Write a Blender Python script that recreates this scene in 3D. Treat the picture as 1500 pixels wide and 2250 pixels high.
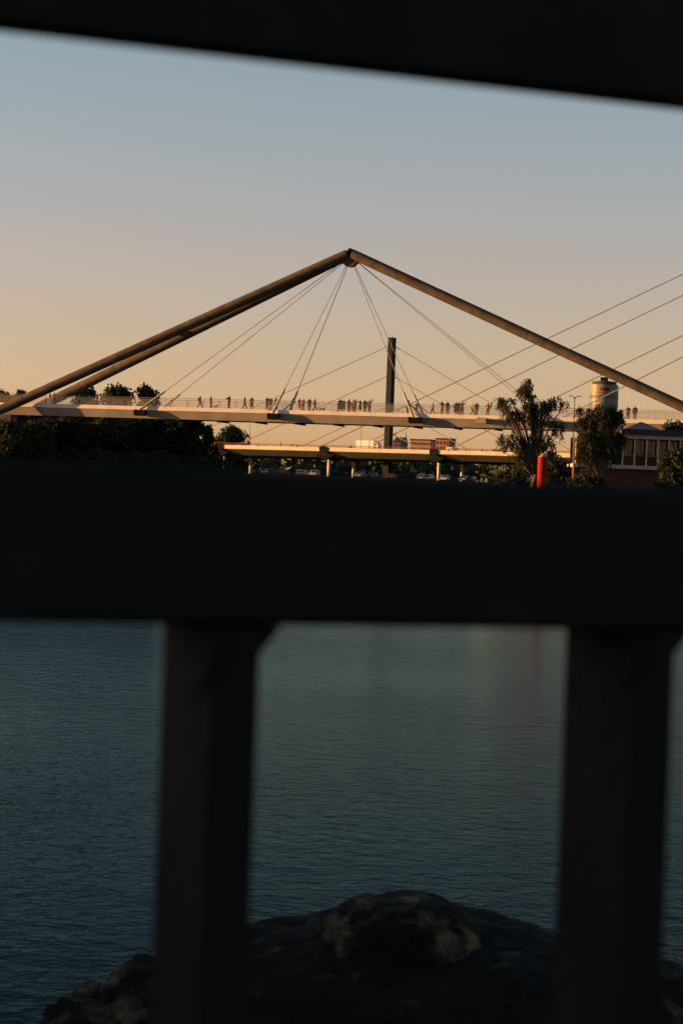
import bpy, bmesh, math, random
import numpy as np
from mathutils import Vector, Matrix
for o in list(bpy.data.objects): bpy.data.objects.remove(o)
R = math.radians
sc = bpy.context.scene
col = sc.collection

# ------------------------------------------------------------------ camera
F = 5000.0                       # focal length in photo pixels (1500 x 2250)
EYE = Vector((0, 0, 4.0))
ROLL, PITCH = 2.1, -0.40
CR = (Matrix.Rotation(R(90 + PITCH), 3, 'X') @ Matrix.Rotation(R(ROLL), 3, 'Z'))
cd = bpy.data.cameras.new('camera'); cam = bpy.data.objects.new('camera', cd); col.objects.link(cam)
cam.matrix_world = Matrix.Translation(EYE) @ CR.to_4x4()
cd.sensor_fit = 'VERTICAL'; cd.sensor_height = 36; cd.sensor_width = 24
cd.lens = F / 2250 * 36
cd.clip_start = 0.05; cd.clip_end = 20000
cd.dof.use_dof = True; cd.dof.focus_distance = 290; cd.dof.aperture_fstop = 8.8
sc.camera = cam

# ------------------------------------------------------------------ light
SUN_LEFT, SUN_EL = 92.0, 4.0     # sun stands this far to the left of the direction behind the camera
sdir = Vector((-math.sin(R(SUN_LEFT)) * math.cos(R(SUN_EL)), -math.cos(R(SUN_LEFT)) * math.cos(R(SUN_EL)), math.sin(R(SUN_EL))))
w = bpy.data.worlds.new('World'); sc.world = w; w.use_nodes = True
nt = w.node_tree; bg = nt.nodes['Background']
sky = nt.nodes.new('ShaderNodeTexSky'); sky.sky_type = 'NISHITA'; sky.sun_disc = False
sky.sun_elevation = R(SUN_EL); sky.sun_rotation = math.atan2(sdir.x, sdir.y)
sky.altitude = 0; sky.air_density = 1.0; sky.dust_density = 0.5; sky.ozone_density = 2.0
tcw = nt.nodes.new('ShaderNodeTexCoord'); sxyz = nt.nodes.new('ShaderNodeSeparateXYZ'); wr = nt.nodes.new('ShaderNodeValToRGB'); wm = nt.nodes.new('ShaderNodeMix')
wm.data_type = 'RGBA'; wm.blend_type = 'MULTIPLY'; wm.inputs[0].default_value = 1.0
nt.links.new(tcw.outputs['Generated'], sxyz.inputs[0]); nt.links.new(sxyz.outputs[2], wr.inputs[0])
wel = wr.color_ramp.elements; wel[0].position = .0; wel[0].color = (.93, .77, 1.18, 1); wel[1].position = .19; wel[1].color = (.955, .765, .745, 1)   # evening haze tint by elevation, all round
for p_, c_ in ((.028, (.99, .755, 1.08, 1)), (.058, (1.02, .71, .82, 1)), (.098, (1.055, .705, .775, 1)), (.137, (1.02, .73, .775, 1))):
    e_ = wel.new(p_); e_.color = c_
nt.links.new(sky.outputs[0], wm.inputs[6]); nt.links.new(wr.outputs[0], wm.inputs[7])
nt.links.new(wm.outputs[2], bg.inputs[0]); bg.inputs[1].default_value = 0.12
sl = bpy.data.lights.new('sun', 'SUN'); sl.energy = 5.0; sl.angle = R(0.5); sl.color = (1.0, 0.50, 0.17)
so = bpy.data.objects.new('sun', sl); col.objects.link(so); so.location = (-60, -20, 60)
so.rotation_euler = (-sdir).to_track_quat('-Z', 'Y').to_euler()
sc.view_settings.view_transform = 'Standard'; sc.view_settings.look = 'None'
sc.view_settings.gamma = 1.0; sc.view_settings.use_curve_mapping = False
sc.view_settings.exposure = 1.5

# ------------------------------------------------------------------ helpers
def ray(px, py):
    return CR @ Vector(((px - 750) / F, -(py - 1125) / F, -1))
def at(px, py, Y):
    d = ray(px, py); return EYE + d * (Y / d.y)
def proj(P):
    c = CR.transposed() @ (Vector(P) - EYE)
    return 750 + F * c.x / -c.z, 1125 - F * c.y / -c.z
def X_at(px, Y, py=1060):
    return at(px, py, Y).x
def Z_at(px, py, Y):
    return at(px, py, Y).z

MATS = {}
def mat(name, color, rough=0.7, var=0.15, scale=3.0, bump=0.0, bscale=20.0, metal=0.0, spec=0.3, island=False, transl=0.0):
    if name in MATS: return MATS[name]
    m = bpy.data.materials.new(name); m.use_nodes = True
    n = m.node_tree.nodes; l = m.node_tree.links; p = n['Principled BSDF']
    p.inputs['Roughness'].default_value = rough; p.inputs['Metallic'].default_value = metal
    p.inputs['Specular IOR Level'].default_value = spec
    tc = n.new('ShaderNodeTexCoord')
    ns = n.new('ShaderNodeTexNoise'); ns.inputs['Scale'].default_value = scale; ns.inputs['Detail'].default_value = 5
    l.new(tc.outputs['Object'], ns.inputs['Vector'])
    rp = n.new('ShaderNodeValToRGB')
    c = np.array(color); lo = c * (1 - var); hi = np.minimum(c * (1 + var), 1)
    rp.color_ramp.elements[0].color = (*lo, 1); rp.color_ramp.elements[1].color = (*hi, 1)
    rp.color_ramp.elements[0].position = .3; rp.color_ramp.elements[1].position = .7
    if island:
        g = n.new('ShaderNodeNewGeometry'); mx = n.new('ShaderNodeMath'); mx.operation = 'ADD'
        ms = n.new('ShaderNodeMath'); ms.operation = 'MULTIPLY'; ms.inputs[1].default_value = .5
        l.new(g.outputs['Random Per Island'], mx.inputs[0]); l.new(ns.outputs[0], mx.inputs[1])
        l.new(mx.outputs[0], ms.inputs[0]); l.new(ms.outputs[0], rp.inputs[0])
    else:
        l.new(ns.outputs[0], rp.inputs[0])
    l.new(rp.outputs[0], p.inputs['Base Color'])
    if bump:
        b = n.new('ShaderNodeBump'); b.inputs['Strength'].default_value = bump; b.inputs['Distance'].default_value = .02
        n2 = n.new('ShaderNodeTexNoise'); n2.inputs['Scale'].default_value = bscale; n2.inputs['Detail'].default_value = 6
        l.new(tc.outputs['Object'], n2.inputs['Vector']); l.new(n2.outputs[0], b.inputs['Height']); l.new(b.outputs[0], p.inputs['Normal'])
    if transl:
        tr = n.new('ShaderNodeBsdfTranslucent'); mxs = n.new('ShaderNodeMixShader'); mxs.inputs[0].default_value = transl
        l.new(rp.outputs[0], tr.inputs['Color']); l.new(p.outputs[0], mxs.inputs[1]); l.new(tr.outputs[0], mxs.inputs[2])
        l.new(mxs.outputs[0], n['Material Output'].inputs['Surface'])
    MATS[name] = m
    return m

class MB:
    def __init__(s): s.v = []; s.f = []
    def add(s, vs, fs):
        k = len(s.v); s.v += [tuple(v) for v in vs]; s.f += [tuple(i + k for i in f) for f in fs]; return s
    def box(s, a, b):
        x0, y0, z0 = a; x1, y1, z1 = b
        return s.add([(x0,y0,z0),(x1,y0,z0),(x1,y1,z0),(x0,y1,z0),(x0,y0,z1),(x1,y0,z1),(x1,y1,z1),(x0,y1,z1)],
                     [(0,3,2,1),(4,5,6,7),(0,1,5,4),(1,2,6,5),(2,3,7,6),(3,0,4,7)])
    def cbox(s, c, d):
        return s.box([c[i] - d[i] / 2 for i in range(3)], [c[i] + d[i] / 2 for i in range(3)])
    def loft(s, pts, rs, n=10, cap=True):
        pts = [Vector(p) for p in pts]; vs = []; fs = []
        for i, p in enumerate(pts):
            d = (pts[min(i + 1, len(pts) - 1)] - pts[max(i - 1, 0)]).normalized()
            a = d.cross(Vector((0, 0, 1)))
            if a.length < 1e-3: a = Vector((1, 0, 0))
            a.normalize(); b = d.cross(a).normalized()
            for k in range(n):
                t = 2 * math.pi * k / n; vs.append(p + (a * math.cos(t) + b * math.sin(t)) * rs[i])
        for i in range(len(pts) - 1):
            for k in range(n):
                fs.append((i*n+k, (i+1)*n+k, (i+1)*n+(k+1) % n, i*n+(k+1) % n))
        if cap: fs += [tuple(range(n)), tuple(reversed(range((len(pts)-1)*n, len(pts)*n)))]
        return s.add(vs, fs)
    def tube(s, p, q, r, n=8, r2=None): return s.loft([p, q], [r, r if r2 is None else r2], n)
    def prism(s, prof, x0, x1, axis=0):           # profile of 2D points swept along an axis
        k = len(prof); vs = []
        for x in (x0, x1):
            for (a, b) in prof: vs.append((x, a, b) if axis == 0 else ((a, x, b) if axis == 1 else (a, b, x)))
        fs = [tuple(range(k)), tuple(reversed(range(k, 2 * k)))]
        fs += [(i, i + k, (i + 1) % k + k, (i + 1) % k) for i in range(k)]
        return s.add(vs, fs)
    def lathe(s, prof, n=16, c=(0, 0)):
        k = len(prof); vs = [(c[0] + r * math.cos(2*math.pi*j/n), c[1] + r * math.sin(2*math.pi*j/n), z) for r, z in prof for j in range(n)]
        fs = [(i*n+j, i*n+(j+1) % n, (i+1)*n+(j+1) % n, (i+1)*n+j) for i in range(k-1) for j in range(n)]
        fs += [tuple(reversed(range(n))), tuple(range((k-1)*n, k*n))]
        return s.add(vs, fs)
    def mesh(s, name, smooth=False):
        me = bpy.data.meshes.new(name); me.from_pydata(s.v, [], s.f); me.update()
        bm = bmesh.new(); bm.from_mesh(me); bmesh.ops.recalc_face_normals(bm, faces=bm.faces); bm.to_mesh(me); bm.free()
        if smooth:
            me.polygons.foreach_set('use_smooth', [True] * len(me.polygons)); me.set_sharp_from_angle(angle=R(50))
        return me
    def build(s, name, m, parent=None, smooth=False, bevel=0.0):
        o = bpy.data.objects.new(name, s.mesh(name, smooth)); o.data.materials.append(m); col.objects.link(o); o.parent = parent
        if bevel:
            md = o.modifiers.new('bevel', 'BEVEL'); md.width = bevel; md.segments = 2; md.limit_method = 'ANGLE'
        return o
def tag(o, label=None, cat=None, group=None, kind=None):
    if label: o['label'] = label
    if cat: o['category'] = cat
    if group: o['group'] = group
    if kind: o['kind'] = kind
    return o
def empty(name, loc=(0, 0, 0), rz=0.0):
    o = bpy.data.objects.new(name, None); col.objects.link(o); o.location = loc; o.rotation_euler = (0, 0, rz); return o
def inst(src_mesh, name, m, parent, loc=(0, 0, 0), rot=(0, 0, 0), scale=(1, 1, 1)):
    o = bpy.data.objects.new(name, src_mesh); col.objects.link(o); o.parent = parent
    o.location = loc; o.rotation_euler = rot; o.scale = scale
    if m is not None:
        if not src_mesh.materials: src_mesh.materials.append(m)
        o.material_slots[0].link = 'OBJECT'; o.material_slots[0].material = m
    return o

# ------------------------------------------------------------------ materials
M_black = mat('black_railing_paint', (.0105, .0115, .0100), .6, .3, 12, .12, 60, spec=.07)
M_conc = mat('concrete', (.33, .30, .26), .85, .2, .8, .3, 8)
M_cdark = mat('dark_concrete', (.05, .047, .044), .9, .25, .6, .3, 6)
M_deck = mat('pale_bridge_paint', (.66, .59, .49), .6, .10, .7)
M_gird = mat('shaded_girder_paint', (.25, .215, .165), .65, .18, .5, .1, 5)  # bridge paint made darker to stand for less sun on the sloping face
M_tube = mat('grey_brown_steel_tube', (.070, .054, .038), .75, .3, .8, .1, 4, spec=.06)
M_sock = mat('socket_grey_paint', (.26, .235, .20), .6, .12, 2)
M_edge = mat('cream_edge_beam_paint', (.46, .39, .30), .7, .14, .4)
M_colm = mat('weathered_column_paint', (.40, .34, .26), .7, .2, 1)
M_steel = mat('dark_steel', (.009, .0095, .010), .8, .25, 2, spec=.02)
M_cable = mat('grey_cable', (.20, .18, .16), .6, .15, 1)
M_pcable = mat('pale_cable_sheath', (.17, .155, .14), .7, .1, 1)
M_white = mat('white_paint', (.62, .58, .52), .5, .06, 2)
M_pyl = mat('dark_green_grey_pylon', (.014, .018, .019), .8, .2, .5, spec=.1)
M_red = mat('red_paint', (.24, .014, .006), .8, .3, 1.5, .1, 8, spec=.05)
M_yel = mat('yellow_paint', (.45, .30, .09), .55, .15, 3)
M_brick = mat('red_brown_brick', (.07, .026, .019), .85, .3, 2, .3, 8)
M_dbrick = mat('dark_brown_brick', (.13, .075, .05), .85, .3, 1, .3, 6)
M_roofd = mat('dark_roof_felt', (.03, .032, .036), .8, .2, 1)
M_slate = mat('blue_grey_slate', (.055, .065, .075), .6, .2, 2)
M_bark = mat('bark', (.07, .05, .035), .9, .3, 5, .5, 15)
M_leaf = mat('dark_green_leaves', (.020, .029, .012), .7, .45, .6, spec=.1, island=True, transl=.25)
M_leaf2 = mat('olive_leaves', (.032, .034, .013), .7, .45, .6, spec=.1, island=True, transl=.25)
M_wil = mat('willow_leaves', (.030, .033, .015), .7, .5, .6, spec=.1, island=True, transl=.3)
M_wood = mat('distant_foliage', (.030, .042, .020), .8, .4, .1, island=True)
M_earth = mat('earth_and_grass', (.06, .065, .03), .95, .4, .3, .4, 3)
M_quay = mat('quay_stone', (.06, .055, .045), .9, .3, .5, .4, 2)
M_pane = mat('dark_window_glass', (.02, .025, .03), .08, .2, 1, spec=.6)
M_stone_l = mat('pale_stone', (.50, .44, .35), .85, .15, .3)
M_tyre = mat('tyre_rubber', (.02, .02, .02), .9, .1, 5)

# ------------------------------------------------------------------ setting: water, banks
def make_water():
    m = bpy.data.materials.new('harbour_water'); m.use_nodes = True
    n = m.node_tree.nodes; l = m.node_tree.links; p = n['Principled BSDF']
    n.remove(p)
    df = n.new('ShaderNodeBsdfDiffuse'); df.inputs[0].default_value = (.004, .010, .013, 1)
    gl = n.new('ShaderNodeBsdfGlossy'); gl.inputs['Color'].default_value = (.56, .90, 1.0, 1); gl.inputs['Roughness'].default_value = .08
    fr = n.new('ShaderNodeFresnel'); fr.inputs[0].default_value = 1.09; mxw = n.new('ShaderNodeMixShader')
    pw = n.new('ShaderNodeMath'); pw.operation = 'POWER'; pw.inputs[1].default_value = 1.5; l.new(fr.outputs[0], pw.inputs[0]); l.new(pw.outputs[0], mxw.inputs[0]); l.new(df.outputs[0], mxw.inputs[1]); l.new(gl.outputs[0], mxw.inputs[2]); l.new(mxw.outputs[0], n['Material Output'].inputs['Surface'])
    g = n.new('ShaderNodeNewGeometry')
    mp = n.new('ShaderNodeMapping'); mp.inputs['Scale'].default_value = (1.1, 1.0, 1); mp.inputs['Rotation'].default_value = (0, 0, R(12))
    l.new(g.outputs['Position'], mp.inputs[0])
    pn = n.new('ShaderNodeTexNoise'); pn.inputs['Scale'].default_value = .045; pn.inputs['Detail'].default_value = 2; l.new(mp.outputs[0], pn.inputs['Vector'])
    pr = n.new('ShaderNodeMapRange'); pr.inputs['From Min'].default_value = .35; pr.inputs['From Max'].default_value = .65; pr.inputs['To Min'].default_value = .45; pr.inputs['To Max'].default_value = 1.0
    l.new(pn.outputs[0], pr.inputs[0])                                  # calm and ruffled patches
    b = None
    for sc_, dist, st in ((.8, .030, .6), (2.8, .034, .9), (7.5, .018, 1.0)):
        ns = n.new('ShaderNodeTexNoise'); ns.inputs['Scale'].default_value = sc_; ns.inputs['Detail'].default_value = 3; ns.inputs['Distortion'].default_value = .4
        l.new(mp.outputs[0], ns.inputs['Vector'])
        bb = n.new('ShaderNodeBump'); bb.inputs['Strength'].default_value = st; bb.inputs['Distance'].default_value = dist
        l.new(ns.outputs[0], bb.inputs['Height']); l.new(pr.outputs[0], bb.inputs['Strength'])
        if b: l.new(b.outputs[0], bb.inputs['Normal'])
        b = bb
    for q in (gl, fr): l.new(b.outputs[0], q.inputs['Normal'])
    o = MB().add([(-3000, -800, 0), (3000, -800, 0), (3000, 3000, 0), (-3000, 3000, 0)], [(0, 1, 2, 3)]).build('water', m)
    tag(o, 'dark rippled harbour water below the railing', 'water', kind='structure')
make_water()
def land(name, poly, z0, z1, m, label):
    k = len(poly)
    b = MB().add([(x, y, z0) for x, y in poly] + [(x, y, z1) for x, y in poly],
                 [tuple(range(k, 2 * k))] + [(i, (i + 1) % k, (i + 1) % k + k, i + k) for i in range(k)])
    return tag(b.build(name, m), label, 'ground', kind='structure')
land('ground_far_bank', [(-6000, 548), (6000, 548), (9000, 9000), (-9000, 9000)], -2, 8.6, M_quay, 'stone quay and land on the far side of the water')
land('ground_left_bank', [(-800, -500), (-46, -500), (-40, 150), (-38, 290), (-18, 320), (-14, 547), (-800, 547)], -2, 5.0, M_quay, 'dark quay under the trees on the left')
land('ground_right_bank', [(800, 547), (70, 547), (38, 330), (15.5, 262), (15.5, 232), (24, 205), (42, 190), (55, -500), (800, -500)], -2, 4.6, M_quay, 'dark quay under the willows on the right')
land('ground_hidden_spur', [(-60, 112), (-9, 112), (-12, 134), (-60, 134)], -2, 4.55, M_cdark, 'hidden dark spur added at the left to darken the water reflection')  # added out of sight behind the middle rail for its dark reflection
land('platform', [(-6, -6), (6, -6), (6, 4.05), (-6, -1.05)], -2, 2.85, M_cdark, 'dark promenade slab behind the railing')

# ------------------------------------------------------------------ left side building shading the trees, added block shading the railing
def block(name, label, x0, x1, y0, y1, z0, h, m, faces, step=3.4, floor=3.3, cat='building'):
    e = empty(name, ((x0 + x1) / 2, (y0 + y1) / 2, z0)); a, b = (x1 - x0) / 2, (y1 - y0) / 2
    MB().box((-a, -b, 0), (a, b, h)).build('wall', m, e)
    MB().box((-a - .3, -b - .3, h + .003), (a + .3, b + .3, h + .45)).build('roof', M_roofd, e)
    pane = MB().cbox((0, 0, 0), (1.5, .06, 1.7)).mesh('window'); fr = MB()
    fr.box((-.85, -.06, -.97), (.85, .05, -.86)).box((-.85, -.06, .86), (.85, .05, .97)).box((-.85, -.06, -.86), (-.76, .05, .86)).box((.76, -.06, -.86), (.85, .05, .86))
    frm = fr.mesh('frame')
    for f in faces:
        half = a if f == 'y' else b
        nx = int((2 * half - 1) // step)
        for k in range(int((h - .6) // floor)):
            for i in range(nx):
                t = -half + (i + .5) * (2 * half / nx); z = 1.9 + k * floor
                if f == 'y': wo = inst(pane, 'window', M_pane, e, (t, -b - .02, z))
                else: wo = inst(pane, 'window', M_pane, e, (a + .02, t, z), (0, 0, R(90)))
                inst(frm, 'frame', M_cdark, wo)
    return tag(e, label, cat)
block('quay_building', 'brown brick quay building at the left end of the footbridge', -100, -45.5, 322, 356, 5.0, 8.6, M_dbrick, 'xy')
block('unseen_shade_block', 'added unseen brick block that shades the railing from the left', -62, -46.5, -60, 40, 5.0, 3.9, M_dbrick, 'x', 5.0)  # out of view, added to keep the low sun off railing and boulders

# ------------------------------------------------------------------ footbridge
FB_YAW = 15.0
FB_C = Vector((X_at(765, 292, 700), 292, 0))
fu = Vector((math.cos(R(FB_YAW)), -math.sin(R(FB_YAW)), 0)); fv = Vector((math.sin(R(FB_YAW)), math.cos(R(FB_YAW)), 0))
def solve(px, C, u, v, vo, z, lo=-95, hi=95):
    for _ in range(50):
        m = (lo + hi) / 2
        P = C + u * m + v * vo; P.z = z
        if proj(P)[0] < px: lo = m
        else: hi = m
    return (lo + hi) / 2
def fb_s(px, vo, z=14.6): return solve(px, FB_C, fu, fv, vo, z)
fb = empty('footbridge', FB_C, -R(FB_YAW))
tag(fb, 'pale footbridge hung by cables from a steel chevron of leaning tubes over the water', 'footbridge')
ZD = 14.6; HW = 3.1; S0, S1 = -62.0, 70.0
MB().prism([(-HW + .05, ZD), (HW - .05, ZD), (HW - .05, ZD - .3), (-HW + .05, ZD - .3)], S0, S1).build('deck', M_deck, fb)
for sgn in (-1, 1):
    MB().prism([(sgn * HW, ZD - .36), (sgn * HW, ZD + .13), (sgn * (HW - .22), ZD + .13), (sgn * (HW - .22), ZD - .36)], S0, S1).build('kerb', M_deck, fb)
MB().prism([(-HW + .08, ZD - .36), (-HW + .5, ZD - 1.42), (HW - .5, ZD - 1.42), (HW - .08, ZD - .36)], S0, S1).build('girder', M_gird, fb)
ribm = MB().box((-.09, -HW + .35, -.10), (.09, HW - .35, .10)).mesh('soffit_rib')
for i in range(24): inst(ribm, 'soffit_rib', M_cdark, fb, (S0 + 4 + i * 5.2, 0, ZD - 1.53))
# legs
LEGSX = {-1: 45.2, 1: 49.2}; LV = 4.4; ZAP = 35.0; RT = .64
apex = Vector((0, 0, ZAP))
for sx in (-1, 1):
    LEGS = LEGSX[sx]
    for sv in (-1, 1):
        foot = Vector((sx * LEGS, sv * LV, 13.9)); top = Vector((sx * .35, sv * .35, ZAP))
        ext = foot + (foot - top).normalized() * 2.5
        lo = MB().loft([ext, foot, top], [RT * .75, RT, RT], 20).build('pylon_leg', M_tube, fb, True)
        for t in (.06, .28, .52, .76):
            p = foot.lerp(top, t); d = (top - foot).normalized(); MB().tube(p - d * .07, p + d * .07, RT + .008, 20).build('weld_collar', mat('stained_weld', (.05, .04, .028), .85, .2, 2, spec=.04), lo, True)
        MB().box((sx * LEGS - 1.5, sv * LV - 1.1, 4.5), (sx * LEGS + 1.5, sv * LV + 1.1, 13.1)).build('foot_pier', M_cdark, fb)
    p = Vector((sx * LEGS, 0, 13.9)).lerp(apex, .505); hv = LV * (1 - .505) + .1
    d = (apex - Vector((sx * LEGS, 0, 13.9))).normalized()
    MB().tube((p.x, -hv, p.z), (p.x, hv, p.z), .42, 12).build('cross_brace', M_tube, fb, True)
# apex node
MB().prism([(-1.25, ZAP - .25), (-1.0, ZAP - 1.0), (-.55, ZAP - 1.5), (.0, ZAP - 1.65), (.55, ZAP - 1.5), (1.0, ZAP - 1.0), (1.25, ZAP - .25)], -.55, .55, 1).build('apex_node', M_tube, fb)
MB().prism([(-.42, ZAP + .02), (-.1, ZAP + .75), (.3, ZAP + .68), (.5, ZAP + .02)], -.75, .75, 1).build('apex_cap', M_steel, fb)
for nm, x in (('A', 305), ('B', 598), ('C', 908), ('D', 1205)):
    s = fb_s(x, -HW - .45)
    for sv in (-1, 1):
        end = Vector((s, sv * (HW + .35), ZD - .45)); top = Vector((max(-.9, min(.9, s * .045)), sv * .35, ZAP - 1.3 + (.35 if abs(s) > 15 else 0)))
        d = (top - end).normalized(); L = 3.7
        sleeve = end + d * (L + (.6 if abs(s) > 15 else 0))
        MB().tube(sleeve, top, .045, 6).build('cable', M_cable, fb)
        sk = MB().loft([end, end + d * .3, sleeve - d * .3, sleeve], [.17, .17, .14, .08], 10).build('cable_socket', M_sock, fb, True)
        dx = 1 if s < 0 else -1
        MB().tube(end + d * 2.2, Vector((s + (1.25 if s < 0 else -1.25) * (1.5 if abs(s) > 15 else -.6), end.y - sv * .25, ZD + .1)), .09, 8).build('brace_strut', M_sock, sk, True)
        ab = MB().prism([(-.7, -.42), (.7, -.42), (.8, -.2), (.8, .30), (.62, .42), (.45, .30), (-.45, .30), (-.62, .42), (-.8, .30), (-.8, -.2)], sv * -.35 - .0, sv * .25, 1)
        o = ab.build('anchor_box', M_steel, fb); o.location = (s + .15, sv * (HW + .32), ZD - .72)
# railing: posts, handrail and translucent mesh panels
def mesh_panel_mat():
    m = bpy.data.materials.new('fine_wire_mesh'); m.use_nodes = True
    n = m.node_tree.nodes; l = m.node_tree.links; p = n['Principled BSDF']; p.inputs['Base Color'].default_value = (.42, .33, .24, 1); p.inputs['Roughness'].default_value = .5
    t = n.new('ShaderNodeBsdfTransparent'); tr = n.new('ShaderNodeBsdfTranslucent'); tr.inputs[0].default_value = (.42, .33, .24, 1)
    m1 = n.new('ShaderNodeMixShader'); m1.inputs[0].default_value = .35; l.new(p.outputs[0], m1.inputs[1]); l.new(tr.outputs[0], m1.inputs[2])
    m2 = n.new('ShaderNodeMixShader'); l.new(t.outputs[0], m2.inputs[1]); l.new(m1.outputs[0], m2.inputs[2])
    ns = n.new('ShaderNodeTexNoise'); ns.inputs['Scale'].default_value = 1.2; mr = n.new('ShaderNodeMapRange')
    mr.inputs['To Min'].default_value = .09; mr.inputs['To Max'].default_value = .12
    l.new(ns.outputs[0], mr.inputs[0]); l.new(mr.outputs[0], m2.inputs[0]); l.new(m2.outputs[0], n['Material Output'].inputs['Surface'])
    return m
M_mesh = mesh_panel_mat()
STEP = 2.2; NP = int((S1 - S0) / STEP)
pm = MB().box((.05, -.008, .16), (STEP - .05, .008, 1.18)).mesh('mesh_panel')
for sgn in (-1, 1):
    posm = MB().prism([(0, -.05), (sgn * .07, -.05), (sgn * .07, 1.22), (0, 1.22)], -.014, .014).mesh('railing_post')
    for i in range(NP + 1):
        inst(posm, 'railing_post', M_pcable, fb, (S0 + i * STEP, sgn * (HW - .17), ZD + .12))
        if i < NP: inst(pm, 'mesh_panel', M_mesh, fb, (S0 + i * STEP, sgn * (HW - .10), ZD + .02))
    MB().tube((S0, sgn * (HW - .13), ZD + 1.28), (S1, sgn * (HW - .13), ZD + 1.28), .03, 6).build('handrail', M_pcable, fb, True)
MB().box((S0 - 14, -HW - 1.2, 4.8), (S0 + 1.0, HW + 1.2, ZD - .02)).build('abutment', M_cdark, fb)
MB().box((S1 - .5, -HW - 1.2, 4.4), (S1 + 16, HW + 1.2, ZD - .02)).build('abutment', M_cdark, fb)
o = MB().prism([(-.75, -.35), (.75, -.35), (.6, .30), (-.45, .34)], -.2, .2, 1).build('deck_box', M_gird, fb); o.location = (fb_s(1056, -HW - .2), -HW - .2, ZD - .5)

# ------------------------------------------------------------------ viaduct with cable pylons
VY = 29.0
VC = Vector((X_at(830, 600, 990), 600, 0))
vu = Vector((math.cos(R(VY)), -math.sin(R(VY)), 0)); vv = Vector((math.sin(R(VY)), math.cos(R(VY)), 0))
def v_s(px, vo=0, z=16.8): return solve(px, VC, vu, vv, vo, z, -260, 400)
vd = empty('road_viaduct', VC, -R(VY)); tag(vd, 'long road viaduct with a sunlit edge beam and tall dark pylon holding harp cables', 'viaduct')
ZV = 16.85; A0, A1 = -190.0, 330.0
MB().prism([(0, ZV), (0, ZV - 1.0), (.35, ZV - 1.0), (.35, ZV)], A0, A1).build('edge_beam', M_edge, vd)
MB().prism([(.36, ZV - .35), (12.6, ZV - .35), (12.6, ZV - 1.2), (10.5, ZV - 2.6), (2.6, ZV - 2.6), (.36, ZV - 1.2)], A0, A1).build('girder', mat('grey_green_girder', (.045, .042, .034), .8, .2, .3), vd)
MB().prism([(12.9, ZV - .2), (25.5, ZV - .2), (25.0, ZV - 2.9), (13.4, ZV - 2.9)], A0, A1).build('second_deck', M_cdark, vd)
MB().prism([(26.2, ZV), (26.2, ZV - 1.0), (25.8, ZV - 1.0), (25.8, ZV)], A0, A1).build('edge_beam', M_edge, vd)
for vo in (.2, 12.4, 25.9): MB().tube((A0, vo, ZV + .55), (A1, vo, ZV + .55), .07, 6).tube((A0, vo, ZV + .28), (A1, vo, ZV + .28), .04, 5).build('guard_rail', mat('rust_red_rail', (.14, .05, .03), .7, .2, 1), vd)
sp0, sp1 = v_s(711), v_s(953); dsp = sp1 - sp0
for k in range(-5, 9):
    s = sp0 + k * dsp
    if not (A0 + 4 < s < A1 - 4): continue
    for vo in (3.2, 17.0):
        MB().loft([(s, vo, 8), (s, vo, ZV - 3.1)], [.46, .42], 14).build('pier', M_stone_l, vd, True)
        MB().prism([(s - .5, ZV - 3.2), (s + .5, ZV - 3.2), (s + 2.6, ZV - 2.2), (s + 2.6, ZV - 1.9), (s - 2.6, ZV - 1.9), (s - 2.6, ZV - 2.2)], vo - 2.7, vo + 3.3, 1).build('pier_head', M_steel, vd)
    MB().prism([(s - 1.0, ZV - 1.6), (s + 1.0, ZV - 1.6), (s + 1.25, ZV - .2), (s + .6, ZV + .35), (s - .6, ZV + .35), (s - 1.25, ZV - .2)], -.35, .2, 1).build('cable_anchorage', M_steel, vd)
def pylon(s, vo, ztop, wd, label=None):
    p = MB().prism([(s - wd / 2, 5), (s + wd / 2, 5), (s + wd * .42, ztop), (s - wd * .42, ztop)], vo - wd * .6, vo + wd * .6, 1).build('pylon', M_pyl, vd)
    MB().box((s - wd * .50, vo - wd * .62, ztop + .01), (s + wd * .44, vo + wd * .62, ztop + .35)).build('pylon_cap', M_steel, p)
    MB().tube((s + .1, vo, ztop + .3), (s + .1, vo, ztop + 1.1), .09, 6).build('beacon', M_red, p)
    return p
PV = 12.75
s1 = v_s(853, PV, 20); P1 = VC + vu * s1 + vv * PV
zt = Z_at(862, 745, P1.y)
pylon(s1, PV, zt, 1.7)
for py, xl, xr in ((757, 377, 1268), (823, 515, 1153), (891, 656, 1038), (950, 775, 932)):
    zc = Z_at(858, py, P1.y)
    for xx, rr, mm in ((xl, .11, M_pcable), (xr, .115, M_cable)):
        MB().tube((s1, PV, zc), (v_s(xx, PV), PV, ZV), rr, 6).build('stay_cable', mm, vd)
s2 = v_s(2150, PV)
ztops = []
for (xa, yr, vo) in ((700, 598, -.1), (796, 645, PV), (982, 735, -.1), (1082, 783, PV)):
    sa = v_s(xa, vo); sm = v_s(1500, vo, 40)
    P = VC + vu * sm + vv * vo; zm = Z_at(1500, yr, P.y)
    ze = ZV + (zm - ZV) / (sm - sa) * (s2 - sa); ztops.append(ze)
    MB().tube((s2, vo, ze), (sa, vo, ZV), .15, 6).build('stay_cable', M_pcable, vd)
pylon(s2, -.1, ztops[0] + 3, 2.4); pylon(s2, PV, max(ztops) + 1, 2.4)

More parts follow.
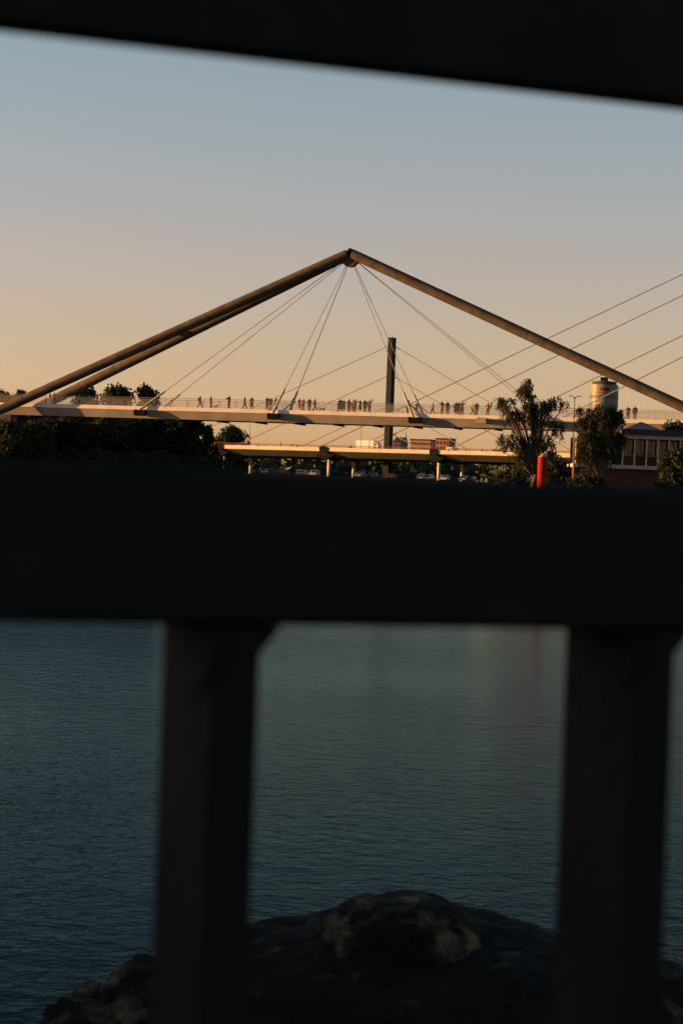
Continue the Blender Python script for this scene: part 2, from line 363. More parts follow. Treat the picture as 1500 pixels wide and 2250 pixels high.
# ------------------------------------------------------------------ trees
rng = np.random.default_rng(7)
def leaf_mesh(name, pts, size, aspect=.6, droop=0.0):
    n = len(pts); d = rng.normal(size=(n, 3)); d[:, 2] -= droop * 2.5; d /= np.linalg.norm(d, axis=1)[:, None]
    e = rng.normal(size=(n, 3)); e -= (e * d).sum(1)[:, None] * d; e /= np.linalg.norm(e, axis=1)[:, None]
    sz = (size * rng.uniform(.6, 1.4, n))[:, None]; L = d * sz; W = e * sz * aspect * .5
    v = np.empty((n, 4, 3)); v[:, 0] = pts; v[:, 1] = pts + L * .5 + W; v[:, 2] = pts + L; v[:, 3] = pts + L * .5 - W
    me = bpy.data.meshes.new(name); me.vertices.add(4 * n); me.vertices.foreach_set('co', v.reshape(-1).astype('f'))
    me.loops.add(4 * n); me.loops.foreach_set('vertex_index', np.arange(4 * n, dtype='i'))
    me.polygons.add(n); me.polygons.foreach_set('loop_start', np.arange(0, 4 * n, 4, dtype='i')); me.polygons.foreach_set('loop_total', np.full(n, 4, dtype='i'))
    me.update(calc_edges=True); return me
def add_mesh(name, me, m, parent):
    o = bpy.data.objects.new(name, me); me.materials.append(m); col.objects.link(o); o.parent = parent; return o
def tree(name, label, loc, h, rad, m, n=9000, leaf=.42, clumps=34, trunk_frac=.25, group=None, squash=1.0, low=0.0):
    e = empty(name, loc); tag(e, label, 'tree', group)
    tr = MB(); ht = h * .75
    lean = rng.normal(size=2) * .03 * h
    tr.loft([(0, 0, -.3), (lean[0] * .3, lean[1] * .3, h * .3), (lean[0], lean[1], ht)], [h * .022 + .06, h * .016 + .04, .05], 8)
    zc0 = h * trunk_frac; cen = []
    for i in range(clumps):
        t = rng.uniform(low, 1); z = zc0 + (h - zc0) * t
        rr = rad * math.sqrt(max(.05, 1 - (2 * (t - .42)) ** 2 * (.9 if t > .42 else .55))) * rng.uniform(.2, .85)
        a = rng.uniform(0, 6.283); cen.append((rr * math.cos(a) + lean[0] * t, rr * math.sin(a) * squash + lean[1] * t, z - rad * .16))
        if i % 3 == 0: 
            b = (lean[0] * t * .5, lean[1] * t * .5, zc0 * .8 + (z - zc0) * .55)
            tr.loft([b, ((b[0] + cen[-1][0]) / 2, (b[1] + cen[-1][1]) / 2, (b[2] + cen[-1][2]) / 2 + .2), cen[-1]], [.10, .07, .03], 6)
    tr.build('trunk', M_bark, e, True)
    cen = np.array(cen); k = rng.integers(0, len(cen), n); cr = rad * rng.uniform(.30, .5, len(cen))
    off = rng.normal(size=(n, 3)); off /= np.linalg.norm(off, axis=1)[:, None]; off *= (rng.uniform(0, 1, n) ** .45)[:, None]
    pts = cen[k] + off * cr[k][:, None] * np.array([1, 1, .8])
    add_mesh('crown', leaf_mesh('crown', pts, leaf, .7), m, e); return e
def tree_px(label, px, top, wpx, Y, m=None, ground=5.0, **kw):
    P = at(px, top, Y); return tree('tree', label, (P.x, Y, ground), P.z - ground, wpx / F * Y / 2, m or M_leaf, **kw)
G = 'trees on the left bank behind the footbridge'
for lab, px, top, wpx, Y, m in (
    ('dark tree at the left edge, its top just over the bridge railing', 8, 858, 80, 372, M_leaf),
    ('small pointed tree top right of the left edge, over the railing', 42, 862, 60, 378, M_leaf),
    ('dark tree under the deck, between the chevron foot and the rounded crown', 105, 893, 110, 366, M_leaf2),
    ('round crowned tree showing above the bridge railing, left of the tallest', 192, 856, 105, 362, M_leaf),
    ('tallest bushy tree over the bridge railing on the left bank', 264, 841, 135, 366, M_leaf2),
    ('narrow tree top beside the leftmost cable sockets', 328, 851, 85, 370, M_leaf),
    ('dark tree filling the gap below the leftmost anchor box', 290, 915, 130, 350, M_leaf),
    ('dark tree under the deck below the round crown', 165, 905, 130, 352, M_leaf),
    ('dark tree under the deck below the tallest crown', 232, 910, 130, 346, M_leaf2),
    ('dark tree between the leftmost anchor box and the loose tree', 340, 916, 100, 352, M_leaf),
    ('loose tree with sky glinting through below the deck', 385, 912, 90, 350, M_leaf2),
    ('dark tree right of the loose one, cut off by the deck', 425, 905, 70, 348, M_leaf)):
    tree_px(lab, px, top, wpx, Y, m, group=G, trunk_frac=.05, n=13000, leaf=.5, clumps=44)
tree_px('olive tree at the left edge in front of the footbridge pier', 14, 925, 120, 281, M_leaf2, group=G, trunk_frac=.05, n=9000)
tree_px('low olive tree in front of the inner footbridge pier', 82, 935, 110, 283, M_leaf2, group=G, trunk_frac=.05, n=9000)
tree_px('small pointed tree at the right end of the left bank', 462, 938, 46, 352, M_leaf, group=G, trunk_frac=.1, n=4000)
tree_px('low domed tree standing left of the viaduct start', 506, 938, 92, 690, M_leaf, 8.6, group=G, trunk_frac=.15, n=9000, leaf=.7)
def shrub(label, px, top, wpx, Y, ground, m=M_leaf, n=4000, leaf=.35):
    P = at(px, top, Y); e = empty('shrub', (P.x, Y, ground)); tag(e, label, 'shrub', 'shrubs along the banks'); h = P.z - ground; r = wpx / F * Y / 2
    st = MB()
    for i in range(5): a = i * 1.257; st.loft([(0, 0, -.1), (r * .3 * math.cos(a), r * .3 * math.sin(a), h * .4), (r * .6 * math.cos(a), r * .6 * math.sin(a), h * .7)], [.06, .04, .02], 5)
    st.build('stem', M_bark, e)
    o = rng.normal(size=(n, 3)); o /= np.linalg.norm(o, axis=1)[:, None]; o *= (rng.uniform(.2, 1, n) ** .5 * (1 + .18 * np.sin(o[:, 0] * 9) * np.cos(o[:, 2] * 7)))[:, None]
    add_mesh('crown', leaf_mesh('crown', o * np.array([r, r, h * .5]) + np.array([0, 0, h * .5]), leaf, .7), m, e)
shrub('dark shrub at the water edge below the far left trees', 60, 985, 150, 330, 4.9)
shrub('dark shrub at the water edge under the middle of the left trees', 200, 985, 180, 330, 4.9)
shrub('dark shrub at the water edge below the loose tree', 340, 990, 160, 330, 4.9)
shrub('dark shrub ending the left bank beside the viaduct', 470, 1000, 130, 345, 4.9)
def willow(label, P, h, lobes, m=M_wil, strands=330, per=22, leaf=.34):
    e = empty('willow_tree', P); tag(e, label, 'tree', 'willows on the right bank')
    tr = MB(); tr.loft([(0, 0, -.3), (.15, 0, h * .2), (-.1, .1, h * .45), (.1, 0, h * .8)], [.38, .30, .2, .06], 10); pts = []
    for (lx, lz, r, ww) in lobes:
        ly = rng.uniform(-1, 1) * .8
        b = (0, 0, max(h * .18, lz - 3.2 - abs(lx))); tr.loft([b, (lx * .5, ly * .5, (b[2] + lz) / 2 + .5), (lx, ly, lz)], [.13, .08, .03], 6)
        for i in range(int(strands * ww)):
            a = rng.uniform(0, 6.283); q = r * math.sqrt(rng.uniform(0, 1)); x0 = lx + q * math.cos(a); y0 = ly + q * math.sin(a); z0 = lz + math.sqrt(max(0, 1 - (q / r) ** 2)) * r * .55
            L = rng.uniform(.5, 2.0) * r ** .5; sway = rng.normal() * .12
            t = np.linspace(0, 1, per); z = z0 - L * t; x = x0 + (x0 - lx) * .25 * np.sin(t * 1.5) + sway * t; y = y0 + (y0 - ly) * .25 * np.sin(t * 1.5)
            pts.append(np.stack([x, y, z], 1) + rng.normal(size=(per, 3)) * .06)
    tr.build('trunk', M_bark, e, True)
    add_mesh('crown', leaf_mesh('crown', np.concatenate(pts), leaf, .24, .8), m, e)
def lob(px0, lst, Y, ground, h=None):
    X0 = X_at(px0, Y); out = []
    for (px, py, rp, ww) in lst: P = at(px, py, Y); out.append((P.x - X0, P.z - ground, rp / F * Y, ww))
    return (X0, Y, ground), out
def scatter(n, spans):
    out = []
    for (cx, cy, wx, wy, r0, r1, k) in spans:
        for _ in range(k): out.append((cx + rng.uniform(-1, 1) * wx, cy + rng.uniform(-1, 1) * wy, rng.uniform(r0, r1), n))
    return out
P, L = lob(1168, scatter(.021, [(1160, 850, 16, 16, 7, 13, 9), (1178, 885, 30, 18, 8, 14, 9), (1108, 884, 14, 10, 7, 11, 6), (1135, 915, 28, 16, 8, 13, 8), (1222, 884, 22, 16, 7, 13, 8), (1190, 925, 40, 18, 9, 15, 9),
                  (1115, 955, 16, 16, 7, 12, 6), (1160, 965, 40, 18, 9, 15, 9), (1205, 965, 28, 25, 9, 14, 7), (1165, 1005, 45, 20, 12, 18, 10), (1205, 1020, 34, 20, 12, 18, 8)]), 240, 4.6)
willow('tall airy willow with drooping branches in front of the footbridge, behind the red pile', P, 12.3, L)
P, L = lob(1318, scatter(.031, [(1325, 900, 30, 12, 9, 14, 10), (1288, 910, 16, 14, 8, 13, 6), (1352, 912, 12, 12, 7, 12, 6), (1318, 940, 44, 20, 10, 16, 16), (1325, 975, 40, 20, 10, 16, 13), (1285, 985, 20, 25, 9, 14, 6), (1315, 1010, 40, 16, 10, 16, 8)]), 226, 4.6)
willow('dense low willow growing against the pavilion terrace', P, 9.6, L, M_wil)
shrub('dark shrub behind the foot of the red pile', 1222, 1010, 70, 236, 4.5)
shrub('dark shrub at the foot of the dense willow', 1290, 1045, 90, 222, 4.5)
shrub('dark shrub on the bank left of the tall willow', 1120, 1035, 80, 246, 4.5)
# distant wood
def far_wood():
    pts = []
    for i in range(150):
        px = rng.uniform(-250, 1750); Y = rng.uniform(690, 1000); top = 992 + (px - 750) * .0367 + rng.normal() * 4 - (12 if 1020 < px < 1130 else 0)
        zt = Z_at(px, top, Y); X = X_at(px, Y); n = 160; o = rng.normal(size=(n, 3)); o /= np.linalg.norm(o, axis=1)[:, None]; o *= rng.uniform(.3, 1, n)[:, None] ** .5
        h = (zt - 8.6) / 2; pts.append(o * np.array([rng.uniform(6, 9), 5, h]) + np.array([X, Y, 8.6 + h]))
    o = add_mesh('distant_wood', leaf_mesh('distant_wood', np.concatenate(pts), 2.2, .8), M_wood, None)
    tag(o, 'dark band of distant trees seen under the road viaduct', 'wood', kind='stuff')
far_wood()

# ------------------------------------------------------------------ right bank: pavilion, pile, lamp, round tower
PY = 232.0
def pav():
    Pc = at(1380, 1026, PY); e = empty('terrace_pavilion', (Pc.x, PY, 4.6)); tag(e, 'low brick pavilion with a pale column terrace and dark flat roof, right edge', 'pavilion')
    k = PY / F
    lx = lambda px: (X_at(px, PY, 1000) - Pc.x)
    lz = lambda py: Z_at(1400, py, PY) - 4.6
    x0, x1 = lx(1262), lx(1620)
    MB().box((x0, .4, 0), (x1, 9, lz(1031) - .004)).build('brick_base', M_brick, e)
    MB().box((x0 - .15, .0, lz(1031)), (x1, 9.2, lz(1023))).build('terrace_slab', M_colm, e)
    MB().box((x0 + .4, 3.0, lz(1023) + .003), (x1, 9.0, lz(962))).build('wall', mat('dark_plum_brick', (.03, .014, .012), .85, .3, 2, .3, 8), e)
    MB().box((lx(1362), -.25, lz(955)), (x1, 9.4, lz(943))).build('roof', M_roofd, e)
    MB().box((lx(1363), .15, lz(964)), (x1, .5, lz(955) - .004)).build('beam', M_colm, e)
    cm = MB().loft([(0, 0, 0), (0, 0, .08), (0, 0, .1), (0, 0, lz(964) - lz(1023) - .1), (0, 0, lz(964) - lz(1023))], [.12, .12, .08, .075, .11], 12).mesh('column', True)
    for px in (1265, 1274, 1342, 1368, 1394, 1420, 1445, 1469, 1494, 1520, 1546): inst(cm, 'column', M_colm, e, (lx(px), .32, lz(1023)))
    wp = MB().box((0, 0, 0), (.95, .05, 1.75)).mesh('window')
    for px in (1374, 1400, 1425, 1449, 1474, 1500, 1526):
        wo = inst(wp, 'window', M_pane, e, (lx(px), 2.96, lz(1000)))
    bp = MB()
    for px0, px1 in ((1268, 1360), (1372, 1500)):
        MB().tube((lx(px0), .25, lz(1002)), (lx(px1), .25, lz(1002)), .025, 6).build('terrace_rail', M_cable, e)
    MB().add([(lx(1372), .6, lz(943) + .005), (lx(1452), .6, lz(943) + .005), (lx(1452), 5, lz(943) + .005), (lx(1372), 5, lz(943) + .005), (lx(1409), 2.4, lz(925)), (lx(1418), 3.0, lz(925))],
             [(0, 1, 5, 4), (1, 2, 5), (2, 3, 4, 5), (3, 0, 4), (0, 3, 2, 1)]).build('hipped_roof', M_slate, e)
pav()
shrub('dark shrub in front of the right end of the pavilion', 1490, 985, 90, 222, 4.5)
shrub('trailing plants on the pavilion roof at the right edge', 1485, 925, 60, 236, 11.3, n=900, leaf=.28)
def pile():
    P = at(1189, 1065, 205); zt = Z_at(1189, 990, 205); e = empty('mooring_pile', (P.x, 205, -2)); r = .42
    tag(e, 'red mooring pile with a slanted yellow top standing in the water', 'mooring pile')
    H = zt + 2
    MB().loft([(0, 0, 0), (0, 0, H - .55)], [r, r], 24).build('shaft', M_red, e, True)
    b = MB(); n = 24
    vs = [(r * math.cos(2*math.pi*i/n), r * math.sin(2*math.pi*i/n), H - .549) for i in range(n)] + [(r * math.cos(2*math.pi*i/n), r * math.sin(2*math.pi*i/n), H - .3 + .33 * math.cos(2*math.pi*i/n)) for i in range(n)]
    b.add(vs, [tuple(reversed(range(n))), tuple(range(n, 2*n))] + [(i, (i+1) % n, (i+1) % n + n, i + n) for i in range(n)]).build('cap', M_yel, e)
    MB().lathe([(r + .005, H * .52), (r + .03, H * .52 + .02), (r + .03, H * .52 + .12), (r + .005, H * .52 + .14)], 24).build('band', M_steel, e)
pile()
def lamp(label, px, top, Y, ground, arm=.8):
    P = at(px, top, Y); e = empty('street_lamp', (P.x, Y, ground)); tag(e, label, 'lamp post', 'lamp posts'); h = P.z - ground
    MB().loft([(0, 0, 0), (0, 0, 1), (0, 0, h)], [.09, .06, .04], 8).build('post', M_steel, e)
    for s in (-1, 1):
        MB().loft([(0, 0, h - .25), (s * arm * .6, 0, h + .05), (s * arm, 0, h + .1)], [.04, .035, .03], 6).build('arm', M_steel, e)
        MB().cbox((s * (arm + .15), 0, h + .08), (.24 + arm * .2, .16, .09)).build('lamp_head', M_steel, e)
lamp('thin lamp post with two short arms between the two willows', 1262, 872, 250, 4.6, .35)
lamp('lamp post on the viaduct left of the pylon, above the white truck', 794, 936, 603, 16.6, 1.0)
lamp('lamp post on the viaduct near its left end beside the domed tree', 550, 922, 625, 16.6, 1.0)
lamp('short lamp post on the viaduct right of the brick block', 996, 963, 592, 16.6, .7)
def round_tower():
    Y = 820; P = at(1321, 1000, Y); e = empty('round_tower', (P.x, Y, 8.6)); tag(e, 'round pale tower block with a red band under its roof, behind the willow', 'tower')
    r = 31 / F * Y; H = Z_at(1321, 846, Y) - 8.6
    MB().lathe([(r, 0), (r, H)], 40).build('wall', mat('pale_cladding', (.15, .135, .105), .5, .12, .2), e, True)
    MB().lathe([(r * .86, H + .02), (r * .86, H + 1.2), (r * .3, H + 1.5)], 32).build('roof', M_roofd, e)
    MB().box((-1.5, -1, H + 1.5), (1.2, 1, H + 2.8)).build('plant_room', M_cdark, e)
    wm = MB().box((-.35, -.06, 0), (.35, .06, 1.2)).mesh('window'); fl = int(H // 3.3)
    for k in range(max(0, fl - 7), fl):
        MB().lathe([(r + .02, k * 3.3 + 2.75), (r + .22, k * 3.3 + 2.78), (r + .22, k * 3.3 + 2.98), (r + .02, k * 3.3 + 3.0)], 40).build('floor_band', MATS['pale_cladding'], e)
        for i in range(13):
            a = math.pi + (i + .5) * math.pi / 13
            inst(wm, 'window', M_slate, e, ((r + .0) * math.cos(a), r * math.sin(a), k * 3.3 + .8), (0, 0, a + math.pi / 2))
    b = MB(); n = 14
    for i in range(n):
        a0 = R(248) + i * R(36) / n; a1 = R(248) + (i + 1) * R(36) / n; q = r + .25
        b.add([(q*math.cos(a0), q*math.sin(a0), H - 2.2), (q*math.cos(a1), q*math.sin(a1), H - 2.2), (q*math.cos(a1), q*math.sin(a1), H - 1.1), (q*math.cos(a0), q*math.sin(a0), H - 1.1)], [(0, 1, 2, 3)])
    b.build('red_band', M_red, e)
round_tower()

# ------------------------------------------------------------------ far buildings above the viaduct
def far_block(name, label, px0, px1, top, Y, m, rows=3, cols=7, roof='flat'):
    P = at((px0 + px1) / 2, 1000, Y); e = empty(name, (P.x, Y, 8.6), -R(18)); tag(e, label, 'building')
    a = (px1 - px0) / 2 / F * Y / math.cos(R(18)); H = Z_at((px0 + px1) / 2, top, Y) - 8.6
    MB().box((-a, 0, 0), (a, 14, H)).build('wall', m, e)
    if roof == 'flat': MB().box((-a - .3, -.3, H + .004), (a + .3, 14.3, H + .9)).build('roof', M_roofd, e)
    else: MB().prism([(-.5, H + .004), (14.5, H + .004), (7, H + 3.2)], -a - .3, a + .3).build('roof', M_roofd, e)
    wm = MB().box((-a / cols * .55, -.08, -.9), (a / cols * .55, .1, .9)).mesh('window')
    for r_ in range(rows):
        for c in range(cols): inst(wm, 'window', M_pane, e, (-a + (c + .5) * 2 * a / cols, 0, H - 1.9 - r_ * 3.1))
    return e
far_block('brick_block', 'low brown brick block with rows of windows right of the pylon', 900, 944, 968, 1350, mat('warm_brick', (.30, .16, .09), .85, .2, .2), 4, 9)
far_block('brick_block', 'taller narrow brick block at the right end of the low one', 956, 985, 966, 1330, mat('warm_brick_b', (.26, .13, .08), .85, .2, .2), 4, 4)
far_block('dark_block', 'small dark house just right of the pylon', 862, 879, 972, 1300, M_dbrick, 3, 3, 'gable')
def church():
    Y = 1500; P = at(889, 1000, Y); e = empty('church', (P.x, Y, 8.6)); tag(e, 'church tower with a pointed green copper spire right of the pylon', 'church')
    z1 = Z_at(889, 978, Y) - 8.6; z2 = Z_at(889, 948, Y) - 8.6
    MB().box((-1.6, -1.6, 0), (1.6, 1.6, z1)).build('tower', M_stone_l, e)
    g = mat('copper_green', (.14, .30, .25), .6, .2, .3)
    MB().lathe([(2.1, z1 + .003), (1.6, z1 + 1.2), (1.9, z1 + 2.2), (1.0, z1 + 4.0), (.12, z2)], 8).build('spire', g, e)
    MB().prism([(-4.5, 0), (4.5, 0), (4.5, z1 - 5), (0, z1 - .5), (-4.5, z1 - 5)], 1.7, 16, 1).build('nave', M_roofd, e)
church()

# ------------------------------------------------------------------ vehicles
def wheel_mesh(): return MB().lathe([(.10, -.11), (.30, -.11), (.33, -.07), (.33, .07), (.30, .11), (.10, .11)], 14).mesh('wheel')
WH = wheel_mesh(); RIM = MB().lathe([(.05, -.12), (.20, -.125), (.20, .125), (.05, .12)], 12).mesh('rim')
HLM = MB().cbox((0, 0, 0), (.34, .06, .16)).mesh('headlight')
def car_meshes():
    body = MB().prism([(-2.1, .30), (2.1, .30), (2.15, .62), (2.0, .80), (1.0, .90), (.45, 1.42), (-1.25, 1.45), (-1.9, .95), (-2.12, .85)], -.85, .85, 1).mesh('body')
    ws = MB().add([(.98, -.72, .945), (.98, .72, .945), (.50, .66, 1.39), (.50, -.66, 1.39)], [(0, 1, 2, 3)])
    ws.add([(1.0, -.72, .955), (1.0, .72, .955), (.52, .66, 1.40), (.52, -.66, 1.40)], [(0, 1, 2, 3)])
    sw = MB().box((-1.15, -.865, .92), (.45, .865, 1.32)).mesh('side_window')
    return body, ws.mesh('windscreen'), sw
CARM = car_meshes()
def car(label, P, rz, m, i):
    e = empty('parked_car', P, rz); tag(e, label, 'car', 'cars parked on the far quay')
    inst(CARM[0], 'body', m, e); inst(CARM[1], 'windscreen', M_pane, e); inst(CARM[2], 'side_window', M_pane, e)
    for x in (-1.3, 1.3):
        for y in (-.78, .78): wo = inst(WH, 'wheel', M_tyre, e, (x, y, .33), (R(90), 0, 0)); inst(RIM, 'rim', M_pcable, wo)
    for y in (-.6, .6): inst(HLM, 'headlight', M_white, e, (2.06, y, .68), (0, 0, R(90)))
cm = {'white': M_white, 'silver': mat('silver_car_paint', (.5, .5, .5), .3, .04, 1, metal=.5), 'dark': mat('dark_car_paint', (.03, .035, .045), .3, .1, 1), 'red': mat('maroon_car_paint', (.18, .02, .02), .3, .1, 1)}
for i, (px, c, where) in enumerate(((588, 'dark', 'leftmost on the far quay'), (618, 'red', 'second from the left on the far quay'), (663, 'silver', 'left of the near viaduct pier'), (690, 'white', 'just left of the leftmost viaduct pier'), (790, 'silver', 'right of the rear viaduct pier'), (818, 'dark', 'in the middle of the far quay'), (860, 'red', 'left of the pair of white cars'), (926, 'silver', 'next to the white one left of the middle pier'), (941, 'white', 'touching the middle viaduct pier on its left'), (977, 'white', 'right of the middle viaduct pier'), (1019, 'white', 'right of the second rear pier'), (1034, 'dark', 'rightmost on the far quay'))):
    P = at(px, 1050, 556); car(f'{c} car parked {where}', (P.x, 556 + (i % 3) * .7, 8.61), R(-90 - 24 + (i * 7 % 11)), cm[c], i)
def truck(label, px0, px1, top, name='truck'):
    s = v_s((px0 + px1) / 2, 2.6, ZV); Lh = (v_s(px1, 2.6, ZV) - v_s(px0, 2.6, ZV)) / 2; P = VC + vu * s + vv * 2.6
    e = empty(name, (P.x, P.y, ZV - .34), -R(VY)); tag(e, label, 'truck' if Lh > 2.4 else 'van')
    H = Z_at((px0 + px1) / 2, top, P.y) - ZV + .34
    MB().prism([(-Lh, .45), (Lh * .62, .45), (Lh * .62, H), (-Lh, H - .05)], -1.15, 1.15, 1).build('cargo_box', M_white, e, bevel=.06)
    MB().prism([(Lh * .64, .45), (Lh, .45), (Lh, 1.2), (Lh * .88, H * .82), (Lh * .64, H * .82)], -1.05, 1.05, 1).build('cab', M_white, e, bevel=.05)
    MB().box((Lh * .70, -1.07, 1.15), (Lh * .86, 1.07, H * .75)).build('cab_window', M_pane, e)
    for x in (-Lh * .6, Lh * .75):
        for y in (-1, 1): inst(WH, 'wheel', M_tyre, e, (x, y, .4), (R(90), 0, 0), (1.2, 1.2, 1.2))
truck('white box truck driving on the viaduct left of the pylon', 786, 834, 968)
truck('small white van on the viaduct right of the brick block', 983, 1002, 983, 'van')

# ------------------------------------------------------------------ people
def person_pose(pose):
    J = dict(pelvis=(0, 0, .95), belly=(0, .01, 1.10), chest=(0, 0, 1.30), nb=(0, 0, 1.45), neck=(0, .015, 1.51), head=(0, .03, 1.60), crown=(0, .02, 1.69), nose=(0, .115, 1.595))
    for s, n in ((-1, 'l'), (1, 'r')):
        J['sh' + n] = (s * .18, 0, 1.41); J['el' + n] = (s * .24, -.03, 1.13); J['wr' + n] = (s * .23, .06, .90)
        J['hip' + n] = (s * .095, 0, .90); J['kn' + n] = (s * .10, .03, .50); J['an' + n] = (s * .105, -.02, .09); J['to' + n] = (s * .125, .14, .04); J['he' + n] = (s * .105, -.06, .04)
    if pose == 'walk':
        J['knl'] = (-.09, .20, .53); J['anl'] = (-.09, .28, .10); J['tol'] = (-.10, .44, .06); J['hel'] = (-.09, .24, .04)
        J['knr'] = (.09, -.06, .50); J['anr'] = (.09, -.34, .16); J['tor'] = (.10, -.22, .04); J['her'] = (.09, -.40, .15)
        J['ell'] = (-.23, -.17, 1.16); J['wrl'] = (-.22, -.14, .93); J['elr'] = (.23, .08, 1.14); J['wrr'] = (.20, .24, .98)
    if pose == 'phone':
        for s, n in ((-1, 'l'), (1, 'r')): J['el' + n] = (s * .25, .16, 1.22); J['wr' + n] = (s * .08, .34, 1.42)
    if pose == 'lean':
        for k in ('chest', 'nb', 'neck', 'head', 'crown', 'nose'): x, y, z = J[k]; J[k] = (x, y + (z - .95) * .28, z - .03)
        for s, n in ((-1, 'l'), (1, 'r')): J['sh' + n] = (s * .18, .12, 1.38); J['el' + n] = (s * .27, .24, 1.13); J['wr' + n] = (s * .10, .42, 1.16)
    if pose == 'hip':
        J['elr'] = (.36, -.06, 1.16); J['wrr'] = (.20, .06, 1.0); J['knl'] = (-.13, .05, .5); J['anl'] = (-.17, .0, .09); J['tol'] = (-.21, .15, .04); J['hel'] = (-.16, -.05, .04)
    if pose == 'wave':
        J['ell'] = (-.34, .05, 1.50); J['wrl'] = (-.36, .10, 1.74)
    rad = dict(pelvis=(.145, .11), belly=(.13, .10), chest=(.16, .11), nb=(.075, .07), neck=(.055, .055), head=(.078, .095), crown=(.06, .075), nose=(.014, .014))
    for n in 'lr': rad.update({'sh'+n: (.062, .062), 'el'+n: (.043, .043), 'wr'+n: (.03, .03), 'hip'+n: (.09, .09), 'kn'+n: (.06, .06), 'an'+n: (.042, .042), 'to'+n: (.038, .03), 'he'+n: (.036, .032)})
    E = [('pelvis', 'belly'), ('belly', 'chest'), ('chest', 'nb'), ('nb', 'neck'), ('neck', 'head'), ('head', 'crown'), ('head', 'nose')]
    for n in 'lr': E += [('nb', 'sh'+n), ('sh'+n, 'el'+n), ('el'+n, 'wr'+n), ('pelvis', 'hip'+n), ('hip'+n, 'kn'+n), ('kn'+n, 'an'+n), ('an'+n, 'to'+n), ('an'+n, 'he'+n)]
    for s, n in ((-1, 'l'), (1, 'r')):                                   # palm and five fingers
        wr = Vector(J['wr'+n]); d = (wr - Vector(J['el'+n])).normalized(); sd = d.cross(Vector((0, 1, .2))).normalized() if abs(d.y) < .8 else Vector((1, 0, 0))
        sd = d.cross(sd).normalized() if abs(d.z) > .6 else sd
        J['pa'+n] = tuple(wr + d * .07); rad['pa'+n] = (.034, .02); E.append(('wr'+n, 'pa'+n))
        for k in range(4):
            b = wr + d * (.15 + (.02 if k in (1, 2) else 0)) + sd * (k - 1.5) * .022 + Vector((0, .025, 0)); J[f'f{k}'+n] = tuple(b); rad[f'f{k}'+n] = (.009, .009); E.append(('pa'+n, f'f{k}'+n))
        J['th'+n] = tuple(wr + d * .08 - sd * .06 + Vector((0, .02, 0))); rad['th'+n] = (.010, .010); E.append(('wr'+n, 'th'+n))
    return J, rad, E
def region(e):
    a, b = e
    if a in ('neck', 'head'): return 'head'
    if a == 'nb' and b == 'neck': return 'head'
    if a[:2] in ('wr', 'pa'): return 'hand'
    if a[:2] == 'el': return 'fore'
    if a[:2] in ('sh',) or a == 'nb': return 'upper'
    if a in ('chest', 'belly') : return 'torso'
    if a == 'pelvis' and b == 'belly': return 'hips'
    if a == 'pelvis' or a[:3] == 'hip': return 'thigh'
    if a[:2] == 'kn': return 'calf'
    if a[:2] == 'an': return 'foot'
    return 'torso'
def person_meshes(pose):
    J, rad, E = person_pose(pose); names = list(J); me = bpy.data.meshes.new('skeleton')
    me.from_pydata([J[k] for k in names], [(names.index(a), names.index(b)) for a, b in E], [])
    o = bpy.data.objects.new('skeleton', me); col.objects.link(o)
    md = o.modifiers.new('skin', 'SKIN'); md.use_smooth_shade = True
    for i, k in enumerate(names):
        sv = me.skin_vertices[0].data[i]; sv.radius = rad[k]; sv.use_root = (k == 'pelvis')
    sb = o.modifiers.new('sub', 'SUBSURF'); sb.levels = 1; sb.render_levels = 1
    dg = bpy.context.evaluated_depsgraph_get(); dg.update()
    body = bpy.data.meshes.new_from_object(o.evaluated_get(dg)); bpy.data.objects.remove(o)
    body.name = 'body'; n = len(body.vertices)
    co = np.empty(n * 3); body.vertices.foreach_get('co', co); co = co.reshape(-1, 3)
    best = np.full(n, 1e9); reg = np.empty(n, dtype=object)
    for e in E:
        a = np.array(J[e[0]]); b = np.array(J[e[1]]); ab = b - a; t = np.clip(((co - a) @ ab) / (ab @ ab), 0, 1); d = np.linalg.norm(co - a - t[:, None] * ab, axis=1) / (.02 + .5 * (rad[e[0]][0] + rad[e[1]][0]))
        k = d < best; best[k] = d[k]; reg[k] = region(e)
    hd = np.array(J['head'])
    def cloth(name, test, off):
        idx = {}; vs = []; fs = []
        for p in body.polygons:
            if sum(test(i) for i in p.vertices) * 2 > len(p.vertices):
                f = []
                for i in p.vertices:
                    if i not in idx: idx[i] = len(vs); v = body.vertices[i]; vs.append(v.co + v.normal * off)
                    f.append(idx[i])
                fs.append(f)
        m = bpy.data.meshes.new(name); m.from_pydata(vs, [], fs); m.polygons.foreach_set('use_smooth', [True] * len(fs)); return m
    out = dict(body=body)
    out['top'] = cloth('top', lambda i: reg[i] in ('torso', 'upper', 'hips'), .022)
    out['jacket'] = cloth('jacket', lambda i: reg[i] in ('torso', 'upper', 'fore', 'hips'), .03)
    out['trousers'] = cloth('trousers', lambda i: reg[i] in ('thigh', 'calf', 'hips'), .018)
    out['shorts'] = cloth('shorts', lambda i: reg[i] in ('thigh', 'hips'), .025)
    out['shoes'] = cloth('shoes', lambda i: reg[i] == 'foot', .012)
    out['hair'] = cloth('hair', lambda i: reg[i] == 'head' and co[i][2] > hd[2] - .07 and (co[i][1] < hd[1] + .02 or co[i][2] > hd[2] + .045), .018)
    return out
POSES = {p: person_meshes(p) for p in ('stand', 'walk', 'phone', 'lean', 'hip', 'wave')}
lp = [(.20, .98), (.23, .75), (.30, .5), (.33, .42)]
DRESS = MB().lathe([(.13, 1.14), (.17, .98), (.21, .78), (.27, .48), (.26, .475), (.12, .95)], 16).mesh('skirt', True)
